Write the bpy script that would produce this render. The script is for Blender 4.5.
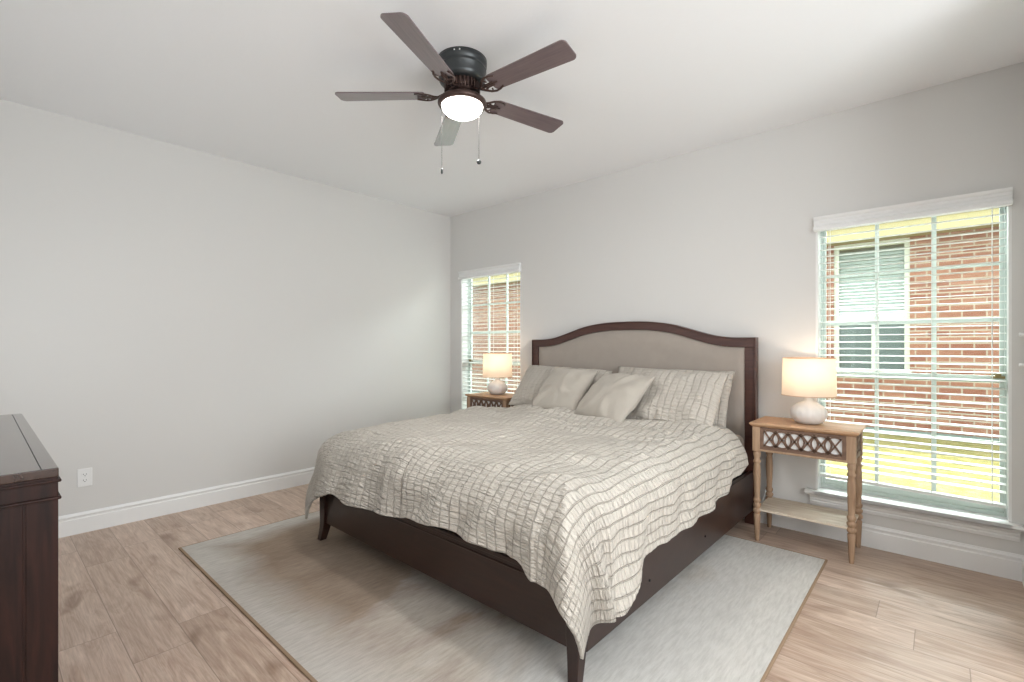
import bpy, bmesh, math, random
import numpy as np
from mathutils import Vector, Matrix, noise

for o in list(bpy.data.objects): bpy.data.objects.remove(o)
scene = bpy.context.scene
COL = scene.collection
PI = math.pi

# ------------------------------------------------------------------ camera
cam_d = bpy.data.cameras.new('camera')
cam = bpy.data.objects.new('camera', cam_d); COL.objects.link(cam)
cam.location = (4.255, -3.684, 1.2425)
cam.rotation_euler = (PI/2, 0, math.radians(41.80))
cam_d.sensor_width = 36.0
cam_d.lens = 479.4/1024*36.0
cam_d.shift_y = 4.6/1024
cam_d.clip_start = 0.02; cam_d.clip_end = 200
scene.camera = cam

# ------------------------------------------------------------------ exposure, world, sun, large lights
vs = scene.view_settings
scene.display_settings.display_device = 'sRGB'
vs.view_transform = 'Standard'; vs.look = 'None'; vs.gamma = 1.0; vs.use_curve_mapping = False
vs.exposure = 0.30
world = bpy.data.worlds.new('sky'); scene.world = world; world.use_nodes = True
wn = world.node_tree.nodes; wl = world.node_tree.links
bg = wn['Background']; bg.inputs['Color'].default_value = (0.90, 0.96, 1.0, 1); bg.inputs['Strength'].default_value = 4.6

def light(name, kind, loc, rot, energy, color=(1, 1, 1), **kw):
    d = bpy.data.lights.new(name, kind); d.energy = energy; d.color = color
    for k, v in kw.items(): setattr(d, k, v)
    o = bpy.data.objects.new(name, d); COL.objects.link(o); o.location = loc; o.rotation_euler = rot
    return o
# sun high in the south, over the neighbour's roof
light('sun', 'SUN', (0, 0, 10), (math.radians(-12), math.radians(3), 0), 2.6, (1.0, 0.96, 0.88), angle=math.radians(1.0))
# added fill lights behind and beside the camera; those walls have no windows
light('rear_fill', 'AREA', (1.9, -3.98, 1.45), (math.radians(104), 0, 0), 13, (.93, .97, 1.0), shape='RECTANGLE', size=3.0, size_y=1.6)
light('alcove_fill', 'AREA', (5.9, -2.6, 1.55), (math.radians(94), 0, math.radians(90)), 78, (.93, .97, 1.0), shape='RECTANGLE', size=2.2, size_y=1.8)

# added area light over the house next door, boosting skylight through both windows
light('sky_fill_over_roof', 'AREA', (2.8, 5.6, 5.2), (math.radians(-62), 0, 0), 2000, (.95, .98, 1.0), shape='RECTANGLE', size=9.0, size_y=2.4)

# ------------------------------------------------------------------ helpers
class MB:
    def __init__(s): s.v = []; s.f = []; s.m = []; s.sm = []
    def add(s, vs_, fs, mi=0, smooth=False):
        b = len(s.v); s.v += [tuple(v) for v in vs_]
        for f in fs: s.f.append(tuple(i+b for i in f)); s.m.append(mi); s.sm.append(smooth)
        return s
    def box(s, x0, x1, y0, y1, z0, z1, mi=0, M=None):
        v = [(x0,y0,z0),(x1,y0,z0),(x1,y1,z0),(x0,y1,z0),(x0,y0,z1),(x1,y0,z1),(x1,y1,z1),(x0,y1,z1)]
        if M is not None: v = [tuple(M @ Vector(p)) for p in v]
        return s.add(v, [(3,2,1,0),(4,5,6,7),(0,1,5,4),(1,2,6,5),(2,3,7,6),(3,0,4,7)], mi)
    def lathe(s, prof, c=(0,0,0), n=32, mi=0, rfun=None, cap=True):
        # prof: (r,z) from bottom to top
        v = []; f = []
        for (r, z) in prof:
            for i in range(n):
                a = 2*PI*i/n; rr = r*(rfun(a, z) if rfun else 1)
                v.append((c[0]+rr*math.cos(a), c[1]+rr*math.sin(a), c[2]+z))
        for k in range(len(prof)-1):
            for i in range(n):
                j = (i+1) % n
                f.append((k*n+i, k*n+j, (k+1)*n+j, (k+1)*n+i))
        if cap:
            f.append(tuple(reversed(range(n)))); f.append(tuple((len(prof)-1)*n+i for i in range(n)))
        return s.add(v, f, mi, True)
    def tube(s, pts, r, n=8, mi=0, sq=1.0):
        pts = [Vector(p) for p in pts]; v = []; f = []
        rs = r if isinstance(r, (list, tuple)) else [r]*len(pts)
        up = Vector((0, 0, 1))
        for k, p in enumerate(pts):
            t = (pts[min(k+1, len(pts)-1)]-pts[max(k-1, 0)]).normalized()
            a = t.cross(up)
            if a.length < 0.05: a = t.cross(Vector((1, 0, 0)))
            a.normalize(); b = a.cross(t).normalized()
            for i in range(n):
                an = 2*PI*i/n
                v.append(p+a*rs[k]*math.cos(an)+b*rs[k]*sq*math.sin(an))
        for k in range(len(pts)-1):
            for i in range(n):
                j = (i+1) % n; f.append((k*n+i, k*n+j, (k+1)*n+j, (k+1)*n+i))
        f.append(tuple(reversed(range(n)))); f.append(tuple((len(pts)-1)*n+i for i in range(n)))
        return s.add(v, f, mi, True)
    def prism(s, poly, a0, a1, axis='y', mi=0, smooth=False):
        # poly in the plane of the two other axes, extruded along axis
        def P(u, w, a): return {'y': (u, a, w), 'x': (a, u, w), 'z': (u, w, a)}[axis]
        n = len(poly)
        v = [P(u, w, a0) for u, w in poly]+[P(u, w, a1) for u, w in poly]
        f = [(i, (i+1) % n, n+(i+1) % n, n+i) for i in range(n)]
        s.add(v, f, mi, smooth)
        s.add(v, [tuple(reversed(range(n))), tuple(range(n, 2*n))], mi, False)
        return s
    def build(s, name, mats, parent=None, bevel=0, seg=2, auto=None, solid=None):
        me = bpy.data.meshes.new(name); me.from_pydata(s.v, [], s.f); me.validate(); me.update()
        mats = mats if isinstance(mats, (list, tuple)) else [mats]
        for m in mats: me.materials.append(m)
        if len(me.polygons) == len(s.f):
            me.polygons.foreach_set('material_index', s.m)
            me.polygons.foreach_set('use_smooth', s.sm)
        bm = bmesh.new(); bm.from_mesh(me)
        bmesh.ops.recalc_face_normals(bm, faces=bm.faces); bm.to_mesh(me); bm.free()
        o = bpy.data.objects.new(name, me); COL.objects.link(o)
        if parent is not None: o.parent = parent
        if bevel:
            b = o.modifiers.new('bevel', 'BEVEL'); b.width = bevel; b.segments = seg; b.limit_method = 'ANGLE'; b.angle_limit = math.radians(50)
            b.harden_normals = False
        return o

def tag(o, label=None, cat=None, group=None, kind=None):
    if label: o['label'] = label
    if cat: o['category'] = cat
    if group: o['group'] = group
    if kind: o['kind'] = kind
    return o
def thing(name, label, cat, loc=(0, 0, 0), rz=0, group=None):
    o = bpy.data.objects.new(name, None); COL.objects.link(o); o.location = loc; o.rotation_euler = (0, 0, rz)
    o.empty_display_size = .1
    return tag(o, label, cat, group)
def structure(o): o['kind'] = 'structure'; return o
def copy_tree(o, parent=None):
    c = o.copy(); COL.objects.link(c); c.parent = parent
    for ch in [x for x in bpy.data.objects if x.parent == o]: copy_tree(ch, c)
    return c

# ------------------------------------------------------------------ materials
def mat(name, col=(.8, .8, .8), rough=.5, spec=.5, metal=0, coat=0):
    m = bpy.data.materials.new(name); m.use_nodes = True
    b = m.node_tree.nodes['Principled BSDF']
    b.inputs['Base Color'].default_value = (*col, 1); b.inputs['Roughness'].default_value = rough
    b.inputs['Specular IOR Level'].default_value = spec; b.inputs['Metallic'].default_value = metal
    b.inputs['Coat Weight'].default_value = coat; b.inputs['Coat Roughness'].default_value = .15
    return m
class NT:
    """tiny node builder"""
    def __init__(s, m): s.m = m; s.t = m.node_tree; s.b = s.t.nodes['Principled BSDF']
    def n(s, typ, **kw):
        nd = s.t.nodes.new(typ)
        for k, v in kw.items():
            if k in nd.inputs.keys() and not hasattr(nd, k): nd.inputs[k].default_value = v
            else: setattr(nd, k, v)
        return nd
    def l(s, a, b): s.t.links.new(a, b)
    def coords(s, which='Object', scale=(1, 1, 1), rot=(0, 0, 0), loc=(0, 0, 0)):
        tc = s.n('ShaderNodeTexCoord'); mp = s.n('ShaderNodeMapping')
        mp.inputs['Scale'].default_value = scale; mp.inputs['Rotation'].default_value = rot; mp.inputs['Location'].default_value = loc
        s.l(tc.outputs[which], mp.inputs['Vector']); return mp.outputs['Vector']
    def noise(s, vec, scale, detail=3, rough=.5, dist=0):
        nd = s.n('ShaderNodeTexNoise'); s.l(vec, nd.inputs['Vector'])
        nd.inputs['Scale'].default_value = scale; nd.inputs['Detail'].default_value = detail
        nd.inputs['Roughness'].default_value = rough; nd.inputs['Distortion'].default_value = dist
        return nd.outputs['Fac']
    def ramp(s, fac, stops):
        r = s.n('ShaderNodeValToRGB'); s.l(fac, r.inputs['Fac']); e = r.color_ramp.elements
        while len(e) < len(stops): e.new(.5)
        for i, (p, c) in enumerate(stops): e[i].position = p; e[i].color = (*c, 1)
        return r.outputs['Color']
    def mix(s, fac, a, b, mode='MIX'):
        x = s.n('ShaderNodeMix', data_type='RGBA', blend_type=mode)
        for sock, val in ((x.inputs[0], fac), (x.inputs[6], a), (x.inputs[7], b)):
            if isinstance(val, (int, float)): sock.default_value = val
            elif isinstance(val, tuple): sock.default_value = (*val, 1)
            else: s.l(val, sock)
        return x.outputs[2]
    def math(s, op, a, b=None, c=None):
        x = s.n('ShaderNodeMath', operation=op)
        for i, val in enumerate((a, b, c)):
            if val is None: continue
            if isinstance(val, (int, float)): x.inputs[i].default_value = val
            else: s.l(val, x.inputs[i])
        return x.outputs[0]
    def sep(s, vec):
        x = s.n('ShaderNodeSeparateXYZ'); s.l(vec, x.inputs[0]); return x.outputs
    def color(s, c): s.l(c, s.b.inputs['Base Color'])
    def bump(s, h, strength=.3, dist=.002):
        x = s.n('ShaderNodeBump'); x.inputs['Strength'].default_value = strength; x.inputs['Distance'].default_value = dist
        s.l(h, x.inputs['Height']); s.l(x.outputs[0], s.b.inputs['Normal'])

def paint(name, col, rough=.6, bs=.12, sc=140):
    m = mat(name, col, rough, .3); t = NT(m); t.bump(t.noise(t.coords(), sc, 3), bs, .002); return m
M_wall = paint('wall_paint', (.70, .69, .67), .75)
M_ceil = paint('ceiling_paint', (.90, .905, .915), .85, .35, 60)
M_trim = mat('white_trim_paint', (.84, .84, .83), .35)
M_vinyl = mat('window_vinyl', (.60, .66, .63), .35)
M_slat = mat('blind_slat', (.80, .82, .79), .4)

def wood(name, c1, c2, rough=.35, axis='x', scale=1.0, coat=0, spec=.5, knots=False):
    m = mat(name, c1, rough, spec, coat=coat); t = NT(m)
    sc = {'x': (1.2, 14, 14), 'y': (14, 1.2, 14), 'z': (14, 14, 1.2)}[axis]
    v = t.coords(scale=tuple(s*scale for s in sc))
    f = t.noise(v, 3.0, 6, .6, .8)
    t.color(t.ramp(f, [(.3, c1), (.7, c2)]))
    t.bump(f, .15, .0008)
    return m
M_espresso = wood('espresso_wood', (.018, .007, .0045), (.032, .012, .008), .28, 'x', 1, coat=.08)
M_espresso_z = wood('espresso_wood_upright', (.018, .007, .0045), (.032, .012, .008), .28, 'z', 1, coat=.08)
M_dresser = wood('dresser_wood', (.007, .003, .0025), (.034, .012, .008), .45, 'z', .8, coat=0, spec=.22)
M_drtop = wood('dresser_top_wood', (.030, .016, .012), (.05, .026, .018), .22, 'x', .8, coat=.6)
M_head = wood('headboard_wood', (.052, .018, .013), (.085, .032, .022), .35, 'x', 1, coat=.2)
M_stand = wood('weathered_wood', (.28, .17, .10), (.46, .31, .20), .6, 'z', 1)
M_standx = wood('weathered_wood_top', (.40, .22, .115), (.60, .38, .23), .5, 'x', 1)
M_fret = wood('fretwork_wood', (.13, .075, .05), (.20, .12, .08), .6, 'x', 1)
M_shelf = wood('whitewashed_shelf', (.52, .40, .29), (.74, .66, .55), .55, 'x', 1.3)
M_mirror = mat('mirror_backing', (.86, .86, .85), .25)
M_black = mat('black_fabric', (.012, .012, .014), .9)
M_bronze = mat('dark_bronze', (.055, .060, .062), .34, .5, .55)
M_copper = mat('oil_rubbed_copper', (.075, .045, .038), .4, .5, .6)
M_brass = mat('antique_brass', (.28, .22, .11), .4, .5, .8)
M_chain = mat('chain_metal', (.035, .03, .028), .6, .3, .2)

def fan_blade_mat():
    m = mat('blade_veneer', (.10, .055, .05), .34, .8, coat=.9); t = NT(m)
    v = t.coords(scale=(2, 30, 30)); f = t.noise(v, 3, 5, .6, .4)
    t.color(t.ramp(f, [(.3, (.10, .068, .074)), (.7, (.16, .11, .115))]))
    t.bump(f, .06, .0005); return m
M_blade = fan_blade_mat()

def floor_mat():
    m = mat('oak_planks', (.5, .4, .3), .36, .45); t = NT(m)
    W = .1945; L = 1.22
    tc = t.n('ShaderNodeTexCoord'); s = t.sep(tc.outputs['Object']); x, y = s[0], s[1]
    row = t.math('FLOOR', t.math('DIVIDE', t.math('ADD', y, 3.275+W*40), W))
    wn_ = t.n('ShaderNodeTexWhiteNoise', noise_dimensions='1D'); t.l(row, wn_.inputs['W'])
    xo = t.math('ADD', x, t.math('MULTIPLY', wn_.outputs['Value'], L*3))
    xo = t.math('ADD', xo, L*30)
    colm = t.math('FLOOR', t.math('DIVIDE', xo, L))
    cmb = t.n('ShaderNodeCombineXYZ'); t.l(row, cmb.inputs[0]); t.l(colm, cmb.inputs[1])
    wn2 = t.n('ShaderNodeTexWhiteNoise', noise_dimensions='3D'); t.l(cmb.outputs[0], wn2.inputs['Vector'])
    # plank-local coordinates with a random shift, so that the grain breaks at each joint
    sh = t.n('ShaderNodeVectorMath', operation='MULTIPLY_ADD'); t.l(wn2.outputs['Color'], sh.inputs[0]); sh.inputs[1].default_value = (17, 23, 5)
    t.l(tc.outputs['Object'], sh.inputs[2])
    mp = t.n('ShaderNodeMapping'); mp.inputs['Scale'].default_value = (1.0, 6.5, 1); t.l(sh.outputs[0], mp.inputs['Vector'])
    g = t.noise(mp.outputs[0], 2.6, 6, .62, 1.6)
    mp2 = t.n('ShaderNodeMapping'); mp2.inputs['Scale'].default_value = (1.5, 40, 1); t.l(sh.outputs[0], mp2.inputs['Vector'])
    g2 = t.noise(mp2.outputs[0], 4, 4, .6, .3)
    mp3 = t.n('ShaderNodeMapping'); mp3.inputs['Scale'].default_value = (1.0, 1.8, 1); t.l(sh.outputs[0], mp3.inputs['Vector'])
    k = t.noise(mp3.outputs[0], 2.3, 3, .5, .6)
    base = t.ramp(g, [(.28, (.42, .29, .215)), (.5, (.57, .44, .355)), (.72, (.71, .58, .49))])
    tint = t.ramp(wn2.outputs['Value'], [(0, (.86, .82, .78)), (.5, (1, .98, .96)), (1, (1.08, 1.06, 1.05))])
    c = t.mix(1.0, base, tint, 'MULTIPLY')
    c = t.mix(.48, c, t.ramp(g2, [(.35, (.55, .50, .46)), (.65, (1, 1, 1))]), 'MULTIPLY')
    c = t.mix(1.0, c, t.ramp(k, [(.24, (.55, .47, .41)), (.40, (1, 1, 1))]), 'MULTIPLY')
    # joints
    fy = t.math('FRACT', t.math('DIVIDE', t.math('ADD', y, 3.275+W*40), W))
    fx = t.math('FRACT', t.math('DIVIDE', xo, L))
    dy = t.math('MULTIPLY', t.math('MINIMUM', fy, t.math('SUBTRACT', 1.0, fy)), W)
    dx = t.math('MULTIPLY', t.math('MINIMUM', fx, t.math('SUBTRACT', 1.0, fx)), L)
    d = t.math('MINIMUM', dy, dx)
    j = t.math('SMOOTHSTEP', d, .0, .0022) if False else t.math('MINIMUM', t.math('DIVIDE', d, .0022), 1.0)
    c = t.mix(t.math('SUBTRACT', 1.0, j), c, (.20, .14, .10))
    t.color(c)
    t.bump(t.math('ADD', j, t.math('MULTIPLY', g2, .25)), .25, .001)
    rr = t.math('ADD', t.math('MULTIPLY', g, .15), .30); t.l(rr, t.b.inputs['Roughness'])
    return m
M_floor = floor_mat()

def seersucker(name='seersucker', base=(.60, .555, .49), line=(.36, .31, .255), cell=.046, bstr=1.0):
    m = mat(name, base, .85, .2); t = NT(m)
    m.node_tree.nodes['Principled BSDF'].inputs['Sheen Weight'].default_value = .15
    tc = t.n('ShaderNodeTexCoord')
    warp = t.n('ShaderNodeTexNoise'); t.l(tc.outputs['UV'], warp.inputs['Vector']); warp.inputs['Scale'].default_value = 5; warp.inputs['Detail'].default_value = 1
    va = t.n('ShaderNodeVectorMath', operation='MULTIPLY_ADD'); t.l(warp.outputs['Color'], va.inputs[0]); va.inputs[1].default_value = (.03, .03, 0); t.l(tc.outputs['UV'], va.inputs[2])
    s = t.sep(va.outputs[0]); u, v = s[0], s[1]
    fu = t.math('ABSOLUTE', t.math('SUBTRACT', t.math('FRACT', t.math('DIVIDE', u, cell)), .5))   # .5 on the line
    fv = t.math('ABSOLUTE', t.math('SUBTRACT', t.math('FRACT', t.math('DIVIDE', v, cell*.62)), .5))
    def lin(f, w): return t.math('MINIMUM', t.math('MAXIMUM', t.math('DIVIDE', t.math('SUBTRACT', f, .5-w), w*.6), 0.0), 1.0)
    lu = lin(fu, .085); lv = lin(fv, .13)
    # puckers between the flat stripes: short across u, elongated along v's normal
    mp = t.n('ShaderNodeMapping'); mp.inputs['Scale'].default_value = (20, 85, 1); t.l(va.outputs[0], mp.inputs['Vector'])
    p = t.noise(mp.outputs[0], 1.0, 2, .5, .5)
    mp2 = t.n('ShaderNodeMapping'); mp2.inputs['Scale'].default_value = (14, 14, 1); t.l(va.outputs[0], mp2.inputs['Vector'])
    p2 = t.noise(mp2.outputs[0], 1.0, 3, .5)
    c = t.mix(t.math('MULTIPLY', lu, .42), base, line)
    c = t.mix(t.math('MULTIPLY', lv, .26), c, line)
    t.color(c)
    amp = t.math('SUBTRACT', 1.0, t.math('MULTIPLY', lu, .8))
    h = t.math('MULTIPLY', t.math('MULTIPLY', p, 1.5), amp)
    h = t.math('ADD', h, t.math('MULTIPLY', p2, .7))
    h = t.math('SUBTRACT', h, t.math('MULTIPLY', lu, .45))
    h = t.math('SUBTRACT', h, t.math('MULTIPLY', lv, .28))
    t.bump(h, bstr, .013)
    return m
M_duvet = seersucker()
def fabric(name, col, bs=.3, sc=900, c2=None):
    m = mat(name, col, .9, .15); t = NT(m); v = t.coords()
    n1 = t.noise(v, sc, 2); n2 = t.noise(v, 12, 3)
    t.color(t.mix(n2, tuple(x*.92 for x in col), c2 or tuple(min(1, x*1.06) for x in col)))
    t.bump(n1, bs, .0012); m.node_tree.nodes['Principled BSDF'].inputs['Sheen Weight'].default_value = .15
    return m
M_cush = fabric('cushion_linen', (.47, .43, .375))
M_uph = fabric('headboard_linen', (.37, .325, .285), .25, 1100)
M_sheet = fabric('sheet_cotton', (.50, .43, .37))

def rug_mat():
    m = mat('rug_wool', (.5, .45, .4), .95, .1); t = NT(m); v = t.coords()
    s = t.sep(v); x, y = s[0], s[1]
    n1 = t.noise(t.coords(scale=(1.5, .8, 1)), 1.5, 7, .62, .4)
    n2 = t.noise(t.coords(scale=(16, 2.2, 1)), 5, 4, .6)
    n3 = t.noise(t.coords(scale=(120, 120, 1)), 3, 2)
    # warm taupe wash towards the front left, grey towards the right (dye, with light painted into the grey end against the bed's shadow)
    grad = t.math('ADD', t.math('MULTIPLY', t.math('SUBTRACT', x, 2.2), .30), t.math('MULTIPLY', t.math('ADD', y, 1.7), .10))
    f = t.math('ADD', t.math('ADD', n1, grad), 0.0)
    c = t.ramp(f, [(.20, (.27, .205, .155)), (.42, (.35, .275, .215)), (.50, (.42, .36, .31)), (.60, (.49, .44, .38)), (.80, (.60, .585, .56))])
    # paler border band
    bx = t.math('SUBTRACT', 1.49, t.math('ABSOLUTE', t.math('SUBTRACT', x, 2.2775)))
    by = t.math('SUBTRACT', 1.22, t.math('ABSOLUTE', t.math('ADD', y, 1.635)))
    bd = t.math('MINIMUM', bx, by)
    bd2 = t.math('ADD', bd, t.math('MULTIPLY', t.math('SUBTRACT', n1, .5), .35))
    bf = t.ramp(bd2, [(.08, (1, 1, 1)), (.30, (0, 0, 0))])
    c = t.mix(t.math('MULTIPLY', bf, .75), c, (.57, .55, .515))
    c = t.mix(.55, c, t.ramp(n2, [(.30, (.70, .68, .66)), (.62, (1.08, 1.07, 1.06))]), 'MULTIPLY')
    c = t.mix(.25, c, t.ramp(n3, [(.3, (.75, .75, .75)), (.7, (1.1, 1.1, 1.1))]), 'MULTIPLY')
    eb = t.math('LESS_THAN', bd, .008)
    c = t.mix(eb, c, (.30, .21, .14))
    t.color(c)
    # corduroy-like ribs along y
    rib = t.n('ShaderNodeTexWave', wave_type='BANDS', bands_direction='X'); t.l(v, rib.inputs['Vector']); rib.inputs['Scale'].default_value = 30; rib.inputs['Distortion'].default_value = 2.5
    t.bump(t.math('ADD', rib.outputs['Fac'], t.math('MULTIPLY', n3, .8)), .3, .002)
    return m
M_rug = rug_mat()
M_binding = mat('rug_binding', (.16, .10, .07), .9)

def brick_mat():
    m = mat('brick', (.4, .2, .15), .9, .2); t = NT(m)
    tc = t.n('ShaderNodeTexCoord'); s = t.sep(tc.outputs['Object'])
    cmb = t.n('ShaderNodeCombineXYZ'); t.l(t.math('ADD', s[0], s[1]), cmb.inputs[0]); t.l(s[2], cmb.inputs[1])
    b = t.n('ShaderNodeTexBrick'); t.l(cmb.outputs[0], b.inputs['Vector'])
    b.inputs['Color1'].default_value = (.19, .075, .047, 1); b.inputs['Color2'].default_value = (.27, .135, .088, 1)
    b.inputs['Mortar'].default_value = (.32, .275, .22, 1); b.inputs['Scale'].default_value = 1
    b.inputs['Mortar Size'].default_value = .009; b.inputs['Brick Width'].default_value = .235; b.inputs['Row Height'].default_value = .085
    b.inputs['Bias'].default_value = -.1
    n = t.noise(t.coords(scale=(4, 4, 12)), 2, 4)
    c = t.mix(.35, b.outputs['Color'], t.ramp(n, [(.3, (.45, .38, .32)), (.7, (1, 1, 1))]), 'MULTIPLY')
    t.color(c); t.bump(b.outputs['Fac'], -.4, .006); return m
M_brick = brick_mat()
M_eave = mat('eave_paint', (.29, .24, .115), .6)
M_nwin = mat('neighbour_window_frame', (.40, .40, .33), .5)
M_nblind = mat('neighbour_blinds', (.20, .235, .215), .6)
M_ndark = mat('neighbour_screen', (.055, .075, .07), .3)
M_found = mat('foundation_concrete', (.12, .14, .125), .9)
def roofm():
    m = mat('roof_shingles', (.5, .47, .43), .9); t = NT(m); n = t.noise(t.coords(), 25, 3); t.color(t.ramp(n, [(.3, (.30, .28, .26)), (.7, (.42, .40, .37))])); return m
M_roof = roofm()
def grass_mat():
    m = mat('lawn', (.4, .5, .2), .95, .1); t = NT(m)
    n = t.noise(t.coords(), 9, 6, .7); n2 = t.noise(t.coords(), 60, 3, .7)
    c = t.ramp(n, [(.3, (.12, .12, .035)), (.5, (.24, .205, .08)), (.7, (.34, .27, .14))])
    c = t.mix(.4, c, t.ramp(n2, [(.3, (.55, .6, .5)), (.7, (1.15, 1.15, 1.1))]), 'MULTIPLY')
    t.color(c); t.bump(n2, .8, .02); return m
M_grass = grass_mat()
def glass_mat():
    m = bpy.data.materials.new('window_glass'); m.use_nodes = True; nt = m.node_tree; nt.nodes.clear()
    out = nt.nodes.new('ShaderNodeOutputMaterial'); tr = nt.nodes.new('ShaderNodeBsdfTransparent'); tr.inputs[0].default_value = (.94, .985, .965, 1)
    gl = nt.nodes.new('ShaderNodeBsdfGlossy'); gl.inputs['Roughness'].default_value = .02; mx = nt.nodes.new('ShaderNodeMixShader')
    fr = nt.nodes.new('ShaderNodeFresnel'); fr.inputs[0].default_value = 1.35
    nt.links.new(fr.outputs[0], mx.inputs[0]); nt.links.new(tr.outputs[0], mx.inputs[1]); nt.links.new(gl.outputs[0], mx.inputs[2]); nt.links.new(mx.outputs[0], out.inputs[0])
    return m
M_glass = glass_mat()
def emit_mat(name, col, st, base=(.9, .9, .88)):
    m = mat(name, base, .4); b = m.node_tree.nodes['Principled BSDF']
    b.inputs['Emission Color'].default_value = (*col, 1); b.inputs['Emission Strength'].default_value = st; return m
M_bowl = emit_mat('lit_frosted_glass', (1, .96, .90), 7.0)
M_bulb = emit_mat('lit_bulb', (1, .78, .55), 5)
def shade_mat():
    m = bpy.data.materials.new('linen_shade'); m.use_nodes = True; nt = m.node_tree; nt.nodes.clear()
    out = nt.nodes.new('ShaderNodeOutputMaterial'); d = nt.nodes.new('ShaderNodeBsdfDiffuse'); tl = nt.nodes.new('ShaderNodeBsdfTranslucent')
    d.inputs[0].default_value = (.82, .74, .64, 1); tl.inputs[0].default_value = (.85, .72, .58, 1)
    mx = nt.nodes.new('ShaderNodeMixShader'); mx.inputs[0].default_value = .5
    tc = nt.nodes.new('ShaderNodeTexCoord'); mp = nt.nodes.new('ShaderNodeMapping'); mp.inputs['Scale'].default_value = (60, 60, 400)
    n = nt.nodes.new('ShaderNodeTexNoise'); n.inputs['Scale'].default_value = 2; bp = nt.nodes.new('ShaderNodeBump'); bp.inputs['Strength'].default_value = .25; bp.inputs['Distance'].default_value = .002
    nt.links.new(tc.outputs['Object'], mp.inputs[0]); nt.links.new(mp.outputs[0], n.inputs['Vector']); nt.links.new(n.outputs['Fac'], bp.inputs['Height'])
    nt.links.new(bp.outputs[0], d.inputs['Normal'])
    nt.links.new(d.outputs[0], mx.inputs[1]); nt.links.new(tl.outputs[0], mx.inputs[2]); nt.links.new(mx.outputs[0], out.inputs[0]); return m
M_shade = shade_mat()
def ceramic():
    m = mat('textured_ceramic', (.76, .73, .70), .55); t = NT(m)
    n = t.noise(t.coords(scale=(1, 1, .25)), 70, 3); t.bump(n, .35, .003); return m
M_ceramic = ceramic()

# ------------------------------------------------------------------ the room
H = 2.74
WT = .17                       # outer wall thickness
YB = -4.05                     # rear wall
XS = 4.59                      # stub of right wall
XR = 6.0
structure(MB().box(-.1, XR, YB-.1, WT, -.06, 0).build('floor', M_floor))
structure(MB().box(-.1, XR, YB-.1, WT, H, H+.1).build('ceiling', M_ceil))
structure(MB().box(-.12, 0, YB-.1, WT, 0, H).build('wall_left', M_wall))
wins = [(.181, 1.085), (3.642, 4.538)]
WZ0, WZ1 = .292, 2.075
w = MB(); xs = [0.0]
for a, b in wins: xs += [a, b]
xs.append(XR)
for i in range(0, len(xs), 2): w.box(xs[i], xs[i+1], 0, WT, 0, H)
for a, b in wins: w.box(a, b, 0, WT, 0, WZ0); w.box(a, b, 0, WT, WZ1, H)
structure(w.build('wall_back', M_wall))
structure(MB().box(XS, XS+.12, -1.0, 0, 0, H).build('wall_right', M_wall))
structure(MB().box(XR, XR+.1, YB-.1, WT, 0, H).build('wall_alcove', M_wall))
structure(MB().box(-.1, XR, YB-.1, YB, 0, H).build('wall_rear', M_wall))

def bb_profile(d):      # (out, z)
    return [(0, 0), (d, 0), (d, .098), (d*.75, .103), (d*.75, .112), (d*1.0, .116), (d*1.0, .122), (d*.5, .130), (d*.35, .136), (0, .136)]
p = bb_profile(.016)
structure(MB().prism([(a, z) for a, z in p], YB, 0, 'y').build('baseboard_left', M_trim))
structure(MB().prism([(-a, z) for a, z in p], 0, XS, 'x').build('baseboard_back', M_trim))
structure(MB().prism([(XS-a, z) for a, z in p], -1.0, 0, 'y').build('baseboard_right', M_trim))

def window(n, x0, x1):
    root = bpy.data.objects.new('window_%d' % n, None); COL.objects.link(root); root.location = (0, 0, 0); structure(root)
    y0, y1 = .095, .150
    fz0, fz1 = WZ0, WZ1
    fw = .020
    f = MB(); f.box(x0, x0+fw, y0, y1, fz0, fz1); f.box(x1-fw, x1, y0, y1, fz0, fz1); f.box(x0+fw, x1-fw, y0, y1, fz0, fz0+.028); f.box(x0+fw, x1-fw, y0, y1, fz1-.02, fz1)
    f.build('window_frame', M_vinyl, root, .003)
    a, b = x0+fw, x1-fw
    zm = 1.055
    for nm, z0, z1, yy in (('lower_sash', fz0+.028, zm+.02, .108), ('upper_sash', zm-.02, fz1-.02, .124)):
        s = MB(); sw = .018
        s.box(a, a+sw, yy, yy+.022, z0, z1); s.box(b-sw, b, yy, yy+.022, z0, z1)
        s.box(a+sw, b-sw, yy, yy+.022, z0, z0+.034); s.box(a+sw, b-sw, yy, yy+.022, z1-.034, z1)
        so = s.build(nm, M_vinyl, root, .002)
        # muntins
        m = MB(); ia, ib, iz0, iz1 = a+sw, b-sw, z0+.034, z1-.034
        for k in (1, 2):
            xx = ia+(ib-ia)*k/3; m.box(xx-.010, xx+.010, yy+.003, yy+.019, iz0, iz1)
        rows = 3 if nm == 'upper_sash' else 2
        for k in range(1, rows):
            zz = iz0+(iz1-iz0)*k/rows; m.box(ia, ib, yy+.004, yy+.018, zz-.010, zz+.010)
        m.build('muntin_grid', M_vinyl, so)
        MB().box(ia-.002, ib+.002, yy+.009, yy+.012, iz0-.002, iz1+.002).build('glass_pane', M_glass, so)
    for xx in (x0+.06, x1-.045):
        l = MB(); l.box(xx-.028, xx+.028, .094, .108, zm+.004, zm+.018); l.box(xx-.012, xx+.012, .080, .100, zm+.016, zm+.034); l.box(xx-.03, xx-.01, .082, .094, zm+.022, zm+.03)
        l.build('sash_lock', M_brass, root, .002)
    return root
for i, (a, b) in enumerate(wins): window(i+1, a, b)
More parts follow.
